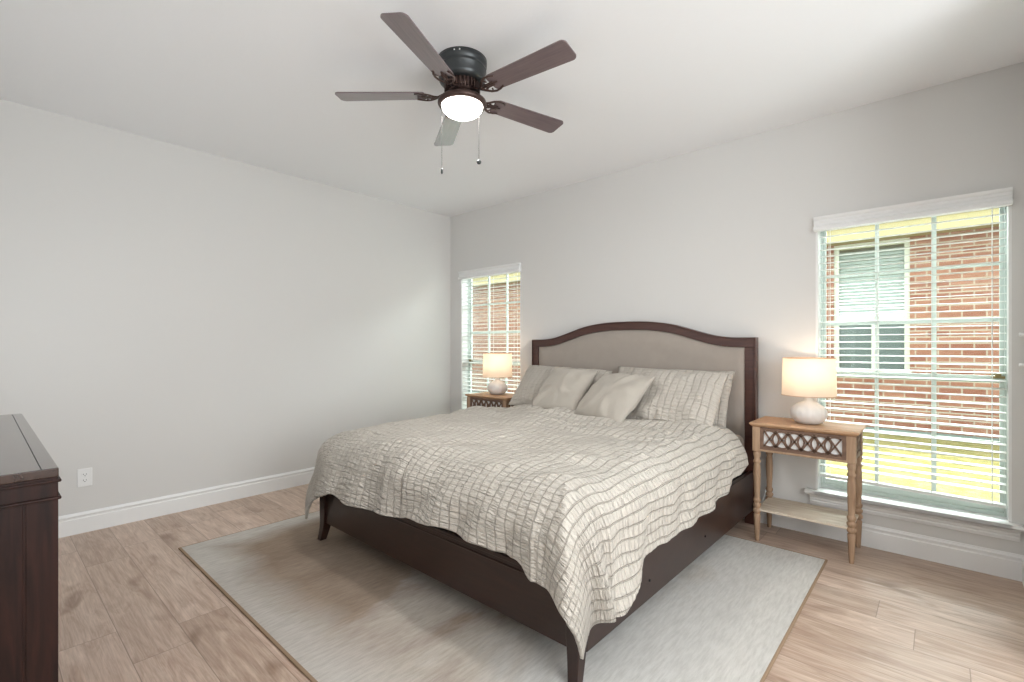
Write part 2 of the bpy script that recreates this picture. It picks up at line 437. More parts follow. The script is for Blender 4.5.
# stool and apron under the openings
def sill(name, a, b, e1):
    s = MB()
    s.prism([(.094, WZ0-.022), (-.045, WZ0-.022), (-.052, WZ0-.012), (-.048, WZ0+.004), (.094, WZ0+.006)], a+.001, b-.001, 'x')
    s.prism([(-.001, WZ0-.022), (-.045, WZ0-.022), (-.052, WZ0-.012), (-.048, WZ0+.004), (-.001, WZ0+.005)], a-.055, e1, 'x')
    s.prism([(0, .205), (-.010, .205), (-.014, .222), (-.012, .230), (-.018, .236), (-.020, .250), (-.032, .262), (-.032, WZ0-.022), (0, WZ0-.022)], a-.030, min(b+.03, e1-.01), 'x')
    structure(s.build(name, M_trim))
sill('trim_1', *wins[0], wins[0][1]+.055)
sill('trim_2', *wins[1], 4.578)
# cream liner strip of the drywall returns (corner of each opening)
def liner(name, a, b):
    s = MB()
    s.box(a, a+.012, .0, .095, WZ0+.006, WZ1); s.box(b-.012, b, .0, .095, WZ0+.006, WZ1); s.box(a, b, .0, .095, WZ1-.008, WZ1)
    structure(s.build(name, M_trim))
liner('trim_3', *wins[0]); liner('trim_4', *wins[1])

# ------------------------------------------------------------------ blinds
def blind(x0, x1, label, bz0, bz1):
    root = thing('window_blind', label, 'window blind', (0, 0, 0), 0, 'slatted blinds in the two windows')
    v = MB()   # valance with a crown profile on the wall face
    prof = [(-.001, 1.990), (-.040, 1.990), (-.043, 1.996), (-.043, 2.012), (-.036, 2.018), (-.024, 2.022), (-.024, 2.040), (-.028, 2.044), (-.028, 2.058), (-.036, 2.066), (-.040, 2.080), (-.001, 2.080)]
    v.prism(prof, x0-.006, x1+.001, 'x'); v.build('valance', M_trim, root)
    MB().box(x0+.016, x1-.016, .012, .066, 2.022, 2.062).build('headrail', M_trim, root, .002)
    s = MB(); pitch = .0432; z = 2.000; yc = .040; hw = .0245; k = 0; tilt = math.radians(4)
    zb = lambda x: bz0+(bz1-bz0)*(x-x0)/(x1-x0)
    xa, xb = x0+.018, x1-.018
    n_sl = int((2.0-max(bz0, bz1)-.02)/pitch)
    for i in range(n_sl+1):
        zz = 2.0-i*pitch; q = max(0, (i-(n_sl-8))/8.0)
        dl = (bz0-min(bz0, bz1))*q*.6; dr = (bz1-min(bz0, bz1))*q*.6
        c, sn = math.cos(tilt), math.sin(tilt); th = .0019
        vv = []
        for xx, dz in ((xa, dl), (xb, dr)):
            for (yy, zt) in ((-hw, -th), (0, -th+.0012), (hw, -th), (hw, th), (0, th+.0012), (-hw, th)):
                vv.append((xx, yc+yy*c-zt*sn, zz+dz+yy*sn+zt*c))
        ff = [tuple(range(5, -1, -1)), tuple(range(6, 12))]+[(j, (j+1) % 6, 6+(j+1) % 6, 6+j) for j in range(6)]
        s.add(vv, ff)
    s.build('slats', M_slat, root)
    b = MB(); Z0, Z1 = bz0, bz1
    b.add([(xa, .016, Z0-.009), (xb, .016, Z1-.009), (xb, .064, Z1-.009), (xa, .064, Z0-.009), (xa, .016, Z0+.009), (xb, .016, Z1+.009), (xb, .064, Z1+.009), (xa, .064, Z0+.009)],
          [(3, 2, 1, 0), (4, 5, 6, 7), (0, 1, 5, 4), (1, 2, 6, 5), (2, 3, 7, 6), (3, 0, 4, 7)])
    b.build('bottom_rail', M_slat, root, .002)
    for fr in (.08, .36, .64, .92) if x1 > 2 else (.12, .5, .88):
        xx = x0+(x1-x0)*fr
        c = MB(); c.box(xx-.0012, xx+.0012, .0135, .0155, zb(xx), 2.03); c.box(xx-.0012, xx+.0012, .0655, .0675, zb(xx), 2.03)
        c.build('ladder_cord', M_slat, root)
    return root
blind(*wins[0], 'white slatted blind in the far window behind the left nightstand', .365, .365)
blind(*wins[1], 'white slatted blind in the large window at the right behind the fretwork nightstand', .393, .372)

# small white cleat near the corner at the right edge
h = MB()
for z in (1.300, 1.140):
    h.prism([(0, 0)], 0, 0, 'x') if False else None
h.box(XS-.006, XS, -.060, -.034, 1.10, 1.34)
for z in (1.300, 1.140): 
    h.tube([(XS-.005, -.047, z), (XS-.030, -.047, z)], [.008, .010], 12)
tag(h.build('cord_cleat', M_trim, None, .002), 'small white two-pronged cleat on the wall at the right edge beside the large window', 'cord cleat')

# outlet on left wall
oc = thing('wall_outlet', 'white duplex power outlet low on the left wall beside the dresser', 'power outlet', (0, -3.200, .364))
MB().box(0, .006, -.038, .038, -.060, .060).build('cover_plate', M_trim, oc, .003)
for s_ in (-1, 1):
    r = MB(); pts = []
    for i in range(20):
        a = 2*PI*i/20; pts.append((.0165*math.cos(a), s_*.0195+max(-.0125, min(.0125, .0165*math.sin(a)))))
    r.prism(pts, .006, .0085, 'x'); ro = r.build('socket', M_trim, oc)
    MB().box(.0085, .0089, -.0085, -.006, s_*.0195-.001, s_*.0195+.007).box(.0085, .0089, .006, .0085, s_*.0195-.001, s_*.0195+.007).box(.0085, .0089, -.0025, .0025, s_*.0195-.009, s_*.0195-.005).build('socket_slot', M_black, ro)
MB().tube([(.006, 0, 0), (.0075, 0, 0)], .0028, 10).build('screw', M_trim, oc)

# ------------------------------------------------------------------ outdoors
g = MB(); g.box(-30, 34, WT+.02, 30, -.12, -.02); tag(g.build('lawn', M_grass), 'sunlit yellow-green lawn seen through the blinds outside the windows', 'lawn', None, 'stuff')
nb = thing('neighbouring_house', 'red brick house with cream eave and window across the lawn outside', 'house', (0, 5.0, 0))
NX0, NX1, NZ0, NZ1 = 3.045, 3.935, .86, 2.758
bw = MB(); bw.box(-14, NX0, 0, .25, .06, 2.76); bw.box(NX1, 18, 0, .25, .06, 2.76); bw.box(NX0, NX1, 0, .25, .06, NZ0); bw.box(NX0, NX1, 0, .25, NZ1, 2.76)
bw.build('brick_wall', M_brick, nb)
MB().box(-14, 18, .0, .25, -.02, .06).build('foundation', M_found, nb)
ev = MB(); ev.box(-14.5, 18.5, -.35, .02, 2.76, 2.80); ev.box(-14.5, 18.5, -.38, -.35, 2.735, 2.93); ev.build('eave', M_eave, nb)
MB().prism([(-.42, 2.93), (-.40, 2.96), (3.2, 4.6), (6.9, 2.96), (6.9, 2.93)], -14.5, 18.5, 'x').build('roof', M_roof, nb)
nf = MB(); t_ = .06
nf.box(NX0, NX0+t_, .03, .10, NZ0, NZ1); nf.box(NX1-t_, NX1, .03, .10, NZ0, NZ1); nf.box(NX0+t_, NX1-t_, .03, .10, NZ1-.07, NZ1); nf.box(NX0-.02, NX1+.02, -.03, .02, NZ0-.05, NZ0+.03)
nf.box(NX0+t_, NX1-t_, .04, .10, 1.60, 1.67); nf.box(3.50, 3.54, .05, .088, NZ0+.03, 1.60)
nwo = nf.build('window', M_nwin, nb)
us = MB()
for i in range(20):
    z = 1.69+i*.048
    us.box(NX0+t_, NX1-t_, .09, .115, z, z+.040)
us.build('upper_pane', M_nblind, nwo)
MB().box(NX0+t_, NX1-t_, .09, .11, NZ0+.03, 1.60).build('lower_pane', M_ndark, nwo)

# ------------------------------------------------------------------ rug
RX0, RX1, RY0, RY1 = .785, 3.77, -2.86, -.41
r = MB(); r.box(RX0, RX1, RY0, RY1, .0, .009)
ro = r.build('area_rug', [M_rug], None, .003); tag(ro, 'large distressed taupe and grey area rug under the bed', 'rug')

# ------------------------------------------------------------------ bed
BA = math.radians(-.3); BC = (2.30, -.045)
BM = Matrix.Translation((BC[0], BC[1], 0)) @ Matrix.Rotation(BA, 4, 'Z')
bed = thing('bed', 'king bed with dark brown wooden frame and arched beige upholstered headboard', 'bed', (BC[0], BC[1], 0), BA)
HW = 1.003
def arch(x):    # top of the headboard, measured
    ax = abs(x); pts = [(0, 1.441), (.2, 1.436), (.4, 1.408), (.56, 1.362), (.70, 1.322), (.80, 1.305), (.90, 1.300), (1.01, 1.300)]
    for (a, za), (b, zb_) in zip(pts, pts[1:]):
        if ax <= b:
            i = pts.index((a, za)); t = (ax-a)/(b-a)
            m0 = (zb_-(pts[i-1][1] if i > 0 else pts[1][1]))/(b-(pts[i-1][0] if i > 0 else -pts[1][0]))
            nx = pts[min(i+2, len(pts)-1)]; m1 = (nx[1]-za)/(nx[0]-a)
            d = b-a
            return (2*t**3-3*t*t+1)*za+(t**3-2*t*t+t)*d*m0+(-2*t**3+3*t*t)*zb_+(t**3-t*t)*d*m1
    return 1.30
fr = MB()
PW = .072; TW = .068
N = 72; xs_ = [-HW+2*HW*i/N for i in range(N+1)]
def strip(y0, y1, lo, hi, xs_, mb):
    v = []; f = []
    for x in xs_:
        v += [(x, y0, lo(x)), (x, y0, hi(x)), (x, y1, hi(x)), (x, y1, lo(x))]
    n = len(xs_)
    for i in range(n-1):
        a, b = 4*i, 4*i+4
        for k in range(4): f.append((a+k, a+(k+1) % 4, b+(k+1) % 4, b+k))
    f.append((0, 1, 2, 3)); f.append((4*(n-1)+3, 4*(n-1)+2, 4*(n-1)+1, 4*(n-1)))
    mb.add(v, f, 0, False)
Y1h, Y0h = .025, -.045
strip(Y0h, Y1h, lambda x: arch(x)-TW, arch, xs_, fr)
strip(Y0h+.004, Y1h, lambda x: .30, lambda x: arch(x)-TW, [-HW, -HW+PW], fr); strip(Y0h+.004, Y1h, lambda x: .30, lambda x: arch(x)-TW, [HW-PW, HW], fr)
fr.box(-HW, -HW+PW, Y0h+.004, Y1h, 0, .30); fr.box(HW-PW, HW, Y0h+.004, Y1h, 0, .30)
fr.box(-HW+PW, HW-PW, Y0h+.01, Y1h, .25, .40)
fr.build('headboard_frame', M_head, bed, .0025)
# raised bead round the outer edge of the frame
bd = MB()
top = [(x, Y0h-.002, arch(x)-.006) for x in xs_]
bd.tube([(-HW+.006, Y0h-.001, .35)]+[(-HW+.006, Y0h-.001, arch(HW)-.006)]+top[1:-1]+[(HW-.006, Y0h-.001, arch(HW)-.006), (HW-.006, Y0h-.001, .35)], .0055, 6)
bd.build('headboard_bead', M_head, bed)
up = MB(); xi = [-HW+PW+.001+(2*(HW-PW)-.002)*i/60 for i in range(61)]
v = []; f = []; rows = 14
for i, x in enumerate(xi):
    zt = arch(x)-TW-.001
    for k in range(rows+1):
        tz = k/rows; z = .40+(zt-.40)*tz
        ex = min((x-xi[0]), (xi[-1]-x), (zt-z))
        pad = -.012+.024*min(1, max(0, ex)/.05)**.5 if ex < .05 else .012
        v.append((x, Y0h+.004-pad, z))
for i in range(60):
    for k in range(rows):
        a = i*(rows+1)+k; f.append((a, a+1, a+rows+2, a+rows+1))
up.add(v, f, 0, True)
up.box(xi[0], xi[-1], Y0h+.02, Y1h-.003, .40, 1.20)
upo = up.build('headboard_upholstery', M_uph, bed)
# footboard, rails, legs
YF = -2.155
fb = MB(); fb.box(-.965, .965, YF-.012, YF+.020, .118, .352); fb.box(-.965, .965, YF-.020, YF+.024, .352, .372); fb.box(-.965, .965, YF-.016, YF+.0, .325, .335)
fb.build('footboard', M_espresso, bed, .003)
for s_ in (-1, 1):
    rl = MB(); x0, x1 = sorted((s_*.962, s_*.990)); rl.box(x0, x1, YF+.03, -.047, .105, .372)
    rl.build('side_rail', M_espresso, bed, .003)
    # bolts on the outer face
    for yy in (-1.62, -.95): MB().tube([(s_*.989, yy, .19), (s_*.994, yy, .19)], .006, 8).build('rail_bolt', M_black, bed)
    # sabre foot leg
    lg = MB(); v = []; f = []; n = 16
    for k in range(n+1):
        z = .010+.362*k/n; t = max(0, 1-z/.16)
        off = .028*t**1.8; hw_ = .030-.010*t**.9
        cx, cy = s_*(.962+off*.4), YF+.004-off
        v += [(cx-hw_, cy-hw_, z), (cx+hw_, cy-hw_, z), (cx+hw_, cy+hw_, z), (cx-hw_, cy+hw_, z)]
    for k in range(n):
        for j in range(4): f.append((4*k+j, 4*k+(j+1) % 4, 4*k+4+(j+1) % 4, 4*k+4+j))
    f += [(3, 2, 1, 0), (4*n, 4*n+1, 4*n+2, 4*n+3)]
    lg.add(v, f); lg.build('leg', M_espresso_z, bed, .003)
MB().box(-.03, .03, -1.2, -1.14, .009, .24).build('centre_leg', M_espresso_z, bed, .002)
MB().box(-.955, .955, YF+.03, -.05, .24, .36).build('slat_base', M_black, bed)

def to_world(o): o.matrix_world = BM @ o.matrix_basis; return o
def rbox(mb, x0, x1, y0, y1, z0, z1): mb.box(x0, x1, y0, y1, z0, z1)
mt = MB(); mt.box(-.945, .945, -2.09, -.062, .362, .625)
mo = mt.build('mattress', M_sheet, None, .05, 5); tag(mo, 'thick mattress in a beige fitted sheet on the bed frame', 'mattress'); to_world(mo)

# ------------------------------------------------------------------ duvet
def nz(x, y, z=0.0): return noise.noise(Vector((x, y, z)))
def smooth(t): t = max(0., min(1., t)); return t*t*(3-2*t)
def interp(x, pts):
    if x <= pts[0][0]: return pts[0][1]
    for (a, b), (c, d) in zip(pts, pts[1:]):
        if x <= c: t = (x-a)/(c-a); t = t*t*(3-2*t); return b+(d-b)*t
    return pts[-1][1]
def make_duvet():
    A = .825; B0 = -.33; B1 = -2.03; R = .215       # flat half width, head end, foot end (local), roll radius
    hemR = [(-2.2, .53), (-2.0, .60), (-1.85, .56), (-1.72, .49), (-1.6, .475), (-1.1, .475), (-.75, .46), (-.45, .39), (-.3, .34)]   # excess by local y
    hemL = [(-2.2, .60), (-1.8, .50), (-1.2, .47), (-.6, .44), (-.3, .38)]
    hemF = [(-1.0, .50), (-.8, .455), (-.55, .485), (-.2, .465), (.1, .435), (.4, .405), (.7, .415), (.88, .41), (1.0, .46)]
    NI, NE = 290, 84; NJ, NF = 330, 84
    P = [-1-(NE-i)/NE for i in range(NE)]+[-1+2*i/NI for i in range(NI+1)]+[1+(i+1)/NE for i in range(NE)]
    Q = [i/NJ for i in range(NJ+1)]+[1+(i+1)/NF for i in range(NF)]
    ARC = R*PI/2
    def prof(e, sx):
        k = (1-sx)/2; R_ = .205+.01*k; arc = R_*PI/2*(1-.08*k); fl = .08+.03*k
        if e <= arc: return R_*math.sin(e/R_), R_*(1-math.cos(e/R_))
        a = arc/R_; return R_*math.sin(a)+(math.cos(a)+fl)*(e-arc), R_*(1-math.cos(a))+(e-arc)*.97
    co = np.zeros((len(Q), len(P), 3)); uv = np.zeros((len(Q), len(P), 2)); aux = np.zeros((len(Q), len(P), 3))
    for j, q in enumerate(Q):
        t = min(q, 1.0); ey0 = max(0., q-1)
        y = B0+(B1-B0)*t
        for i, pp in enumerate(P):
            sx = max(-1., min(1., pp)); ex0 = abs(pp)-abs(sx); sg = 1 if pp > 0 else -1
            x = sx*(A if sx > 0 else .80)
            ex = ex0*(interp(y, hemR) if pp > 0 else interp(y, hemL)) if ex0 > 0 else 0
            ey = ey0*interp(sx, hemF) if ey0 > 0 else 0
            e = (ex**2.35+ey**2.35)**(1/2.35); hy_ = math.hypot(ex, ey)
            # keep round corner generous
            rad, drop = prof(e, sx)
            cx, cy = (ex/hy_, ey/hy_) if e > 1e-9 else (0, 0)
            # puffed top surface
            z = .700+.030*math.cos(x/A*1.35)+(.012 if x < 0 else 0)*min(1, -x/.3)-.010*smooth((-.9-y)/1.2)+.020*smooth((y+.9)/.5)*0
            co[j, i] = (x+sg*cx*rad, y-cy*rad, z-drop)
            uv[j, i] = (x+sg*ex, y-ey); aux[j, i] = (drop, math.atan2(ey, ex) if e > 1e-9 else 0, e)
    # normals
    du = np.gradient(co, axis=1); dv = np.gradient(co, axis=0)
    nn = np.cross(du, dv); nn /= np.maximum(np.linalg.norm(nn, axis=2, keepdims=True), 1e-9)
    if nn[100, 200, 2] < 0: nn = -nn
    for j in range(len(Q)):
        for i in range(len(P)):
            u, v = uv[j, i]; drop, phi, e = aux[j, i]
            d = .030*nz(u*1.9+3, v*1.9, 1)+.020*nz(u*4.3, v*3.4+7, 2)
            # long soft creases: on top, diagonal; on the skirts they run down to the hem
            w = smooth(e/.22)
            q1 = nz(u*1.3+v*.9, (v-u*.4)*5.0, 5); top = (1-abs(q1)*2.2); d += (1-w)*.022*max(0, top-.30)
            q2 = nz((u*.35-v)*6.5+nz(u*2, v*2, 8)*.8, u*1.4, 11); d += (1-w)*(.015+.014*smooth((v+1.3)/.6))*q2
            hw = smooth((e-.08)/.30)
            s_side = v if abs(u) > A and v > B1 else (u if v <= B1 and abs(u) <= A else None)
            if s_side is None: s_side = phi*.45*(1 if u > 0 else -1)+(B1 if u > 0 else -A)
            lean = e*(.35 if u > 0 else -.25)
            fo = math.sin((s_side+lean)*21+3.2*nz(u*2.1, v*2.1, 20)) * (.5+nz(u*1.6, v*1.6, 23)*.9)
            fo2 = math.sin((s_side+lean*.6)*47+4*nz(u*3.3, v*3.3, 29))*(.4+nz(u*3, v*3, 31)*.8)
            amp = .026 if u > A else .018
            d += hw*(amp*fo+.006*fo2)
            # seersucker puckers
            d += .0026*nz(u*17, v*60, 41)
            # ridge folds at the foot corners
            if u > A*.9 and v < B1+.12:
                d += .050*math.exp(-((phi-.95)/.20)**2)*smooth(e/.3) - .028*math.exp(-((phi-.45)/.18)**2)*smooth(e/.35)
            if u < -A*.9 and v < B1+.12:
                d += .045*math.exp(-((phi-.55)/.22)**2)*smooth(e/.3) - .035*math.exp(-((phi-1.12)/.12)**2)*smooth(e/.3)
            co[j, i] += nn[j, i]*d
            if e > .15: co[j, i, 2] += .012*nz(u*6, v*6, 50)*smooth((e-.2)/.2)
    h_, w_ = len(Q), len(P)
    verts = co.reshape(-1, 3).tolist()
    faces = [(j*w_+i, j*w_+i+1, (j+1)*w_+i+1, (j+1)*w_+i) for j in range(h_-1) for i in range(w_-1)]
    me = bpy.data.meshes.new('duvet'); me.from_pydata(verts, [], faces)
    ul = me.uv_layers.new(name='UVMap'); fuv = uv.reshape(-1, 2)
    li = np.zeros(len(me.loops), dtype=np.int32); me.loops.foreach_get('vertex_index', li)
    ul.data.foreach_set('uv', fuv[li].astype(np.float32).ravel())
    me.polygons.foreach_set('use_smooth', [True]*len(me.polygons)); me.materials.append(M_duvet); me.update()
    o = bpy.data.objects.new('duvet', me); COL.objects.link(o)
    bm = bmesh.new(); bm.from_mesh(me); bmesh.ops.recalc_face_normals(bm, faces=bm.faces)
    if sum(f.normal.z for f in list(bm.faces)[:3000]) < 0: bmesh.ops.reverse_faces(bm, faces=bm.faces)
    bm.to_mesh(me); bm.free()
    sd = o.modifiers.new('thickness', 'SOLIDIFY'); sd.thickness = .016; sd.offset = -1
    tag(o, 'oatmeal checked seersucker duvet draped over the whole bed', 'duvet')
    return to_world(o)
make_duvet()

# ------------------------------------------------------------------ pillows
def pillow(name, label, cat, w, h, t, M, material, seed=0, flange=0, group=None, pinch=.05, uvs=1.0, wr=1.0):
    n, m = 72, 56; V = []; F = []; UV = []
    idx = {}
    for side in (1, -1):
        for j in range(m+1):
            for i in range(n+1):
                a, b = -1+2*i/n, -1+2*j/m
                edge = i in (0, n) or j in (0, m)
                if side == -1 and edge: idx[(side, i, j)] = idx[(1, i, j)]; continue
                x = a*w/2*(1-pinch*(1-b*b)*abs(a)**1.5*.6); y = b*h/2*(1-pinch*(1-a*a)*abs(b)**1.5)
                ea, eb = 1-abs(a)**2.6, 1-abs(b)**2.6
                z = t/2*(max(0, ea)*max(0, eb))**.52
                if flange:
                    fa = min(1, max(0, (1-abs(a))*w/2/flange)); fb_ = min(1, max(0, (1-abs(b))*h/2/flange))
                    if min(fa, fb_) < 1: z = min(z, .004+.0*z)
                dz = (.018*nz(x*5+seed, y*5, seed*1.7)+.008*nz(x*13, y*11+seed, seed)) * smooth(min(1-abs(a), 1-abs(b))*5) * wr
                # creases radiating from the corners
                dz += wr*.006*math.sin(9*math.atan2(abs(y)+.02, abs(x)+.02)+6*nz(x*4, y*4, seed+2))*smooth((1-min(1-abs(a), 1-abs(b)))*1.2)*smooth(min(1-abs(a), 1-abs(b))*8)
                wv = .008*nz(a*2.2+seed, b*2.2, 5)*1.0
                V.append((x, y, side*(z+dz)+wv)); UV.append((x*uvs+seed*.37, y*uvs)); idx[(side, i, j)] = len(V)-1
    for side in (1, -1):
        for j in range(m):
            for i in range(n):
                q = (idx[(side, i, j)], idx[(side, i+1, j)], idx[(side, i+1, j+1)], idx[(side, i, j+1)])
                F.append(q if side == 1 else q[::-1])
    me = bpy.data.meshes.new(name); me.from_pydata(V, [], F)
    ul = me.uv_layers.new(name='UVMap'); li = np.zeros(len(me.loops), dtype=np.int32); me.loops.foreach_get('vertex_index', li)
    ul.data.foreach_set('uv', np.array(UV, dtype=np.float32)[li].ravel())
    me.polygons.foreach_set('use_smooth', [True]*len(me.polygons)); me.materials.append(material); me.update()
    o = bpy.data.objects.new(name, me); COL.objects.link(o); o.matrix_world = M
    tag(o, label, cat, group); return o
def place(bl, br, tl):
    """matrix whose local x runs along bottom edge, local y up the pillow, centre in the middle"""
    bl, br, tl = Vector(bl), Vector(br), Vector(tl)
    X = (br-bl).normalized(); Y = (tl-bl); Y = (Y-X*Y.dot(X)).normalized(); Z = X.cross(Y)
    c = (bl+br)/2+Y*(tl-bl).length/2
    Mx = Matrix((X, Y, Z)).transposed().to_4x4(); Mx.translation = c; return Mx
M_sham = seersucker('sham_seersucker', base=(.56, .515, .455), line=(.42, .37, .31), cell=.046, bstr=.8)
pillow('pillow', 'wide checked pillow propped on the left half of the headboard', 'pillow', .88, .46, .19,
       place((1.345, -.46, .730), (2.22, -.44, .705), (1.37, -.20, 1.035)), M_sham, 1, 0, 'checked pillows against the headboard')
pillow('pillow', 'rear checked pillow at the right, mostly hidden behind the other', 'pillow', .90, .46, .16,
       place((2.26, -.34, .70), (3.205, -.32, .69), (2.27, -.17, 1.035)), M_sham, 2, 0, 'checked pillows against the headboard')
pillow('pillow', 'front checked pillow propped on the right half of the headboard', 'pillow', .70, .48, .17,
       place((2.50, -.58, .735), (3.165, -.58, .715), (2.53, -.33, 1.035)), M_sham, 3, 0, 'checked pillows against the headboard')
pillow('cushion', 'left of the two small plain square cushions leaning on the pillows', 'cushion', .46, .44, .15,
       place((1.74, -.63, .745), (2.20, -.67, .735), (1.75, -.37, 1.03)), M_cush, 4, 0, 'plain square cushions', .03, 1, .9)
pillow('cushion', 'right of the two small plain square cushions leaning on the pillows', 'cushion', .50, .46, .15,
       place((2.18, -.68, .745), (2.72, -.845, .745), (2.23, -.40, 1.0)), M_cush, 5, 0, 'plain square cushions', .03, 1, .7)

# ------------------------------------------------------------------ nightstands
def nightstand(x, y, label):
    """x, y: centre of the back edge; local x along wall, y from 0 (back) to -.36"""
    W, D, T = .575, .365, .752
    root = thing('nightstand', label, 'nightstand', (x, y, 0), 0, 'carved wooden nightstands beside the bed')
    tp = MB()
    hw_ = W/2
    def ring(o, z): return [(-hw_+o, -D+o, z), (hw_-o, -D+o, z), (hw_-o, -o*.3, z), (-hw_+o, -o*.3, z)]
    layers = [ring(.018, T-.026), ring(.008, T-.018), ring(.002, T-.012), ring(0, T-.008), ring(.001, T-.002), ring(.003, T)]
    v = [p for l in layers for p in l]; f = [(3, 2, 1, 0), (20, 21, 22, 23)]
    for k in range(5):
        for j in range(4): f.append((4*k+j, 4*k+(j+1) % 4, 4*k+4+(j+1) % 4, 4*k+4+j))
    tp.add(v, f); tp.build('tabletop', M_standx, root)
    lx, ly0, ly1 = .248, -.335, -.040
    prof = [(.012, 0), (.0135, .02), (.019, .13), (.021, .165), (.014, .172), (.022, .180), (.024, .192), (.022, .204), (.015, .208), (.021, .214), (.024, .225), (.024, .232), (.016, .240), (.021, .250), (.0235, .262), (.018, .272), (.0165, .280), (.019, .34), (.0215, .42), (.0195, .475), (.0165, .492), (.022, .500), (.0225, .510), (.016, .520), (.0205, .540), (.0225, .556), (.017, .572)]
    for sx in (-1, 1):
        for yy in (ly0, ly1):
            l = MB(); l.lathe(prof, (sx*lx, yy, 0), 20); b = .022
            l.box(sx*lx-b, sx*lx+b, yy-b, yy+b, .572, T-.026); l.build('leg', M_stand, root, .0015)
    # aprons
    z0, z1 = .586, T-.028
    def apron(horizontal, c0, c1, at, name):
        L = c1-c0; fr_ = MB(); th = .012
        def bx(a, b, q0, q1, d0, d1, mb):
            if horizontal: mb.box(a, b, at+d0, at+d1, q0, q1)
            else: mb.box(at+d0, at+d1, a, b, q0, q1)
        sgn = -1 if horizontal else 1
        e0, e1 = (-th, 0) if (horizontal or at < 0) else (0, th)
        bw_ = .020
        bx(c0, c1, z0, z0+bw_, e0, e1, fr_); bx(c0, c1, z1-bw_*.7, z1, e0, e1, fr_); bx(c0, c0+bw_, z0+bw_, z1-bw_*.7, e0, e1, fr_); bx(c1-bw_, c1, z0+bw_, z1-bw_*.7, e0, e1, fr_)
        zc = (z0+bw_+z1-bw_*.7)/2; hr = (z1-bw_*.7-z0-bw_)/2; a0, a1 = c0+bw_, c1-bw_
        nc = max(2, round((a1-a0)/(hr*1.42))); st = (a1-a0)/nc
        m0, m1 = (e0, e1-.003) if e0 < 0 else (e0+.003, e1)
        def seg(p0, p1, wd):
            (u0, q0), (u1, q1) = p0, p1; L_ = math.hypot(u1-u0, q1-q0); nx_, nz_ = -(q1-q0)/L_*wd/2, (u1-u0)/L_*wd/2
            poly = [(u0+nx_, q0+nz_), (u1+nx_, q1+nz_), (u1-nx_, q1-nz_), (u0-nx_, q0-nz_)]
            fr_.prism(poly, at+m0, at+m1, 'y' if horizontal else 'x')
        for k in range(nc):
            u = a0+st*(k+.5)
            for s1 in (-1, 1): seg((u-st/2, zc-s1*hr), (u+st/2, zc+s1*hr), .0085)
            for i in range(20):
                t0, t1 = 2*PI*i/20, 2*PI*(i+1)/20; rr = hr*.98
                pa = (u+rr*math.cos(t0), zc+rr*math.sin(t0)); pb = (u+rr*math.cos(t1), zc+rr*math.sin(t1))
                if a0 <= min(pa[0], pb[0]) and max(pa[0], pb[0]) <= a1: seg(pa, pb, .0080)
        fo = fr_.build(name, M_fret, root)
        bk = MB(); d0, d1 = (e1, e1+.004) if e0 < 0 else (e0-.004, e0)
        bx(c0+.004, c1-.004, z0+.004, z1-.004, d0, d1, bk); bk.build('mirror_backing', M_mirror, fo)
    apron(True, -lx+.022, lx-.022, ly0-.008, 'fretwork_apron')
    apron(False, ly0+.022, ly1-.022, lx+.006, 'fretwork_apron')
    apron(False, ly0+.022, ly1-.022, -lx-.006, 'fretwork_apron')
    MB().box(-lx+.022, lx-.022, ly0-.022, ly0-.006, z0-.012, z0+.001).build('lower_rail', M_stand, root, .002)
    MB().box(-lx+.022, lx-.022, ly1+.004, ly1+.018, z0, z1).build('back_rail', M_stand, root, .002)
    MB().box(-lx-.004, lx+.004, ly0-.012, ly1+.012, .192, .206).build('shelf', M_shelf, root, .002)
    return root
nightstand(3.628, -.020, 'carved wooden nightstand with turned legs under the large window right of the bed')
nightstand(.955, -.020, 'carved wooden nightstand at the far left of the bed, mostly hidden by the duvet')

# ------------------------------------------------------------------ lamps
def lamp(x, y, label):
    root = thing('table_lamp', label, 'lamp', (x, y, .752), 0, 'white ceramic table lamps')
    prof = [(.045, 0), (.060, .003), (.078, .015), (.095, .038), (.1015, .062), (.098, .084), (.084, .106), (.062, .124), (.040, .136), (.026, .146), (.021, .158), (.020, .172)]
    b = MB(); b.lathe(prof, (0, 0, 0), 64, 0, lambda a, z: 1+.026*math.cos(a*18)*math.sin(min(1, z/.15)*PI)); b.build('lamp_base', M_ceramic, root)
    MB().lathe([(.007, .170), (.007, .215), (.014, .218), (.014, .250)], (0, 0, 0), 16).build('lamp_socket', M_brass, root)
    MB().lathe([(.012, .250), (.026, .275), (.030, .295), (.022, .318), (.006, .328)], (0, 0, 0), 20).build('light_bulb', M_bulb, root)
    s = MB(); n = 64; ro_, rt = .150, .143; z0, z1 = .178, .412; v = []; f = []
    for (r, z) in ((ro_, z0), (ro_-.0005, z0+.004), (rt, z1-.004), (rt, z1)):
        for i in range(n): a = 2*PI*i/n; v.append((r*math.cos(a), r*math.sin(a), z))
    for k in range(3):
        for i in range(n): j = (i+1) % n; f.append((k*n+i, k*n+j, (k+1)*n+j, (k+1)*n+i))
    s.add(v, f, 0, True); so = s.build('lamp_shade', M_shade, root)
    MB().tube([(ro_*math.cos(2*PI*i/48), ro_*math.sin(2*PI*i/48), z0) for i in range(49)], .0022, 6).build('bottom_ring', M_standx, so)
    rg = MB()
    rg.tube([(rt*math.cos(2*PI*i/48), rt*math.sin(2*PI*i/48), z1) for i in range(49)], .0022, 6)
    for k in range(3): a = 2*PI*k/3; rg.tube([(0.012*math.cos(a), .012*math.sin(a), z1-.014), (rt*math.cos(a), rt*math.sin(a), z1-.004)], .0015, 6)
    rg.build('shade_ring', M_standx, so)
    return root
LAMPS = [(3.635, -.185), (.930, -.185)]
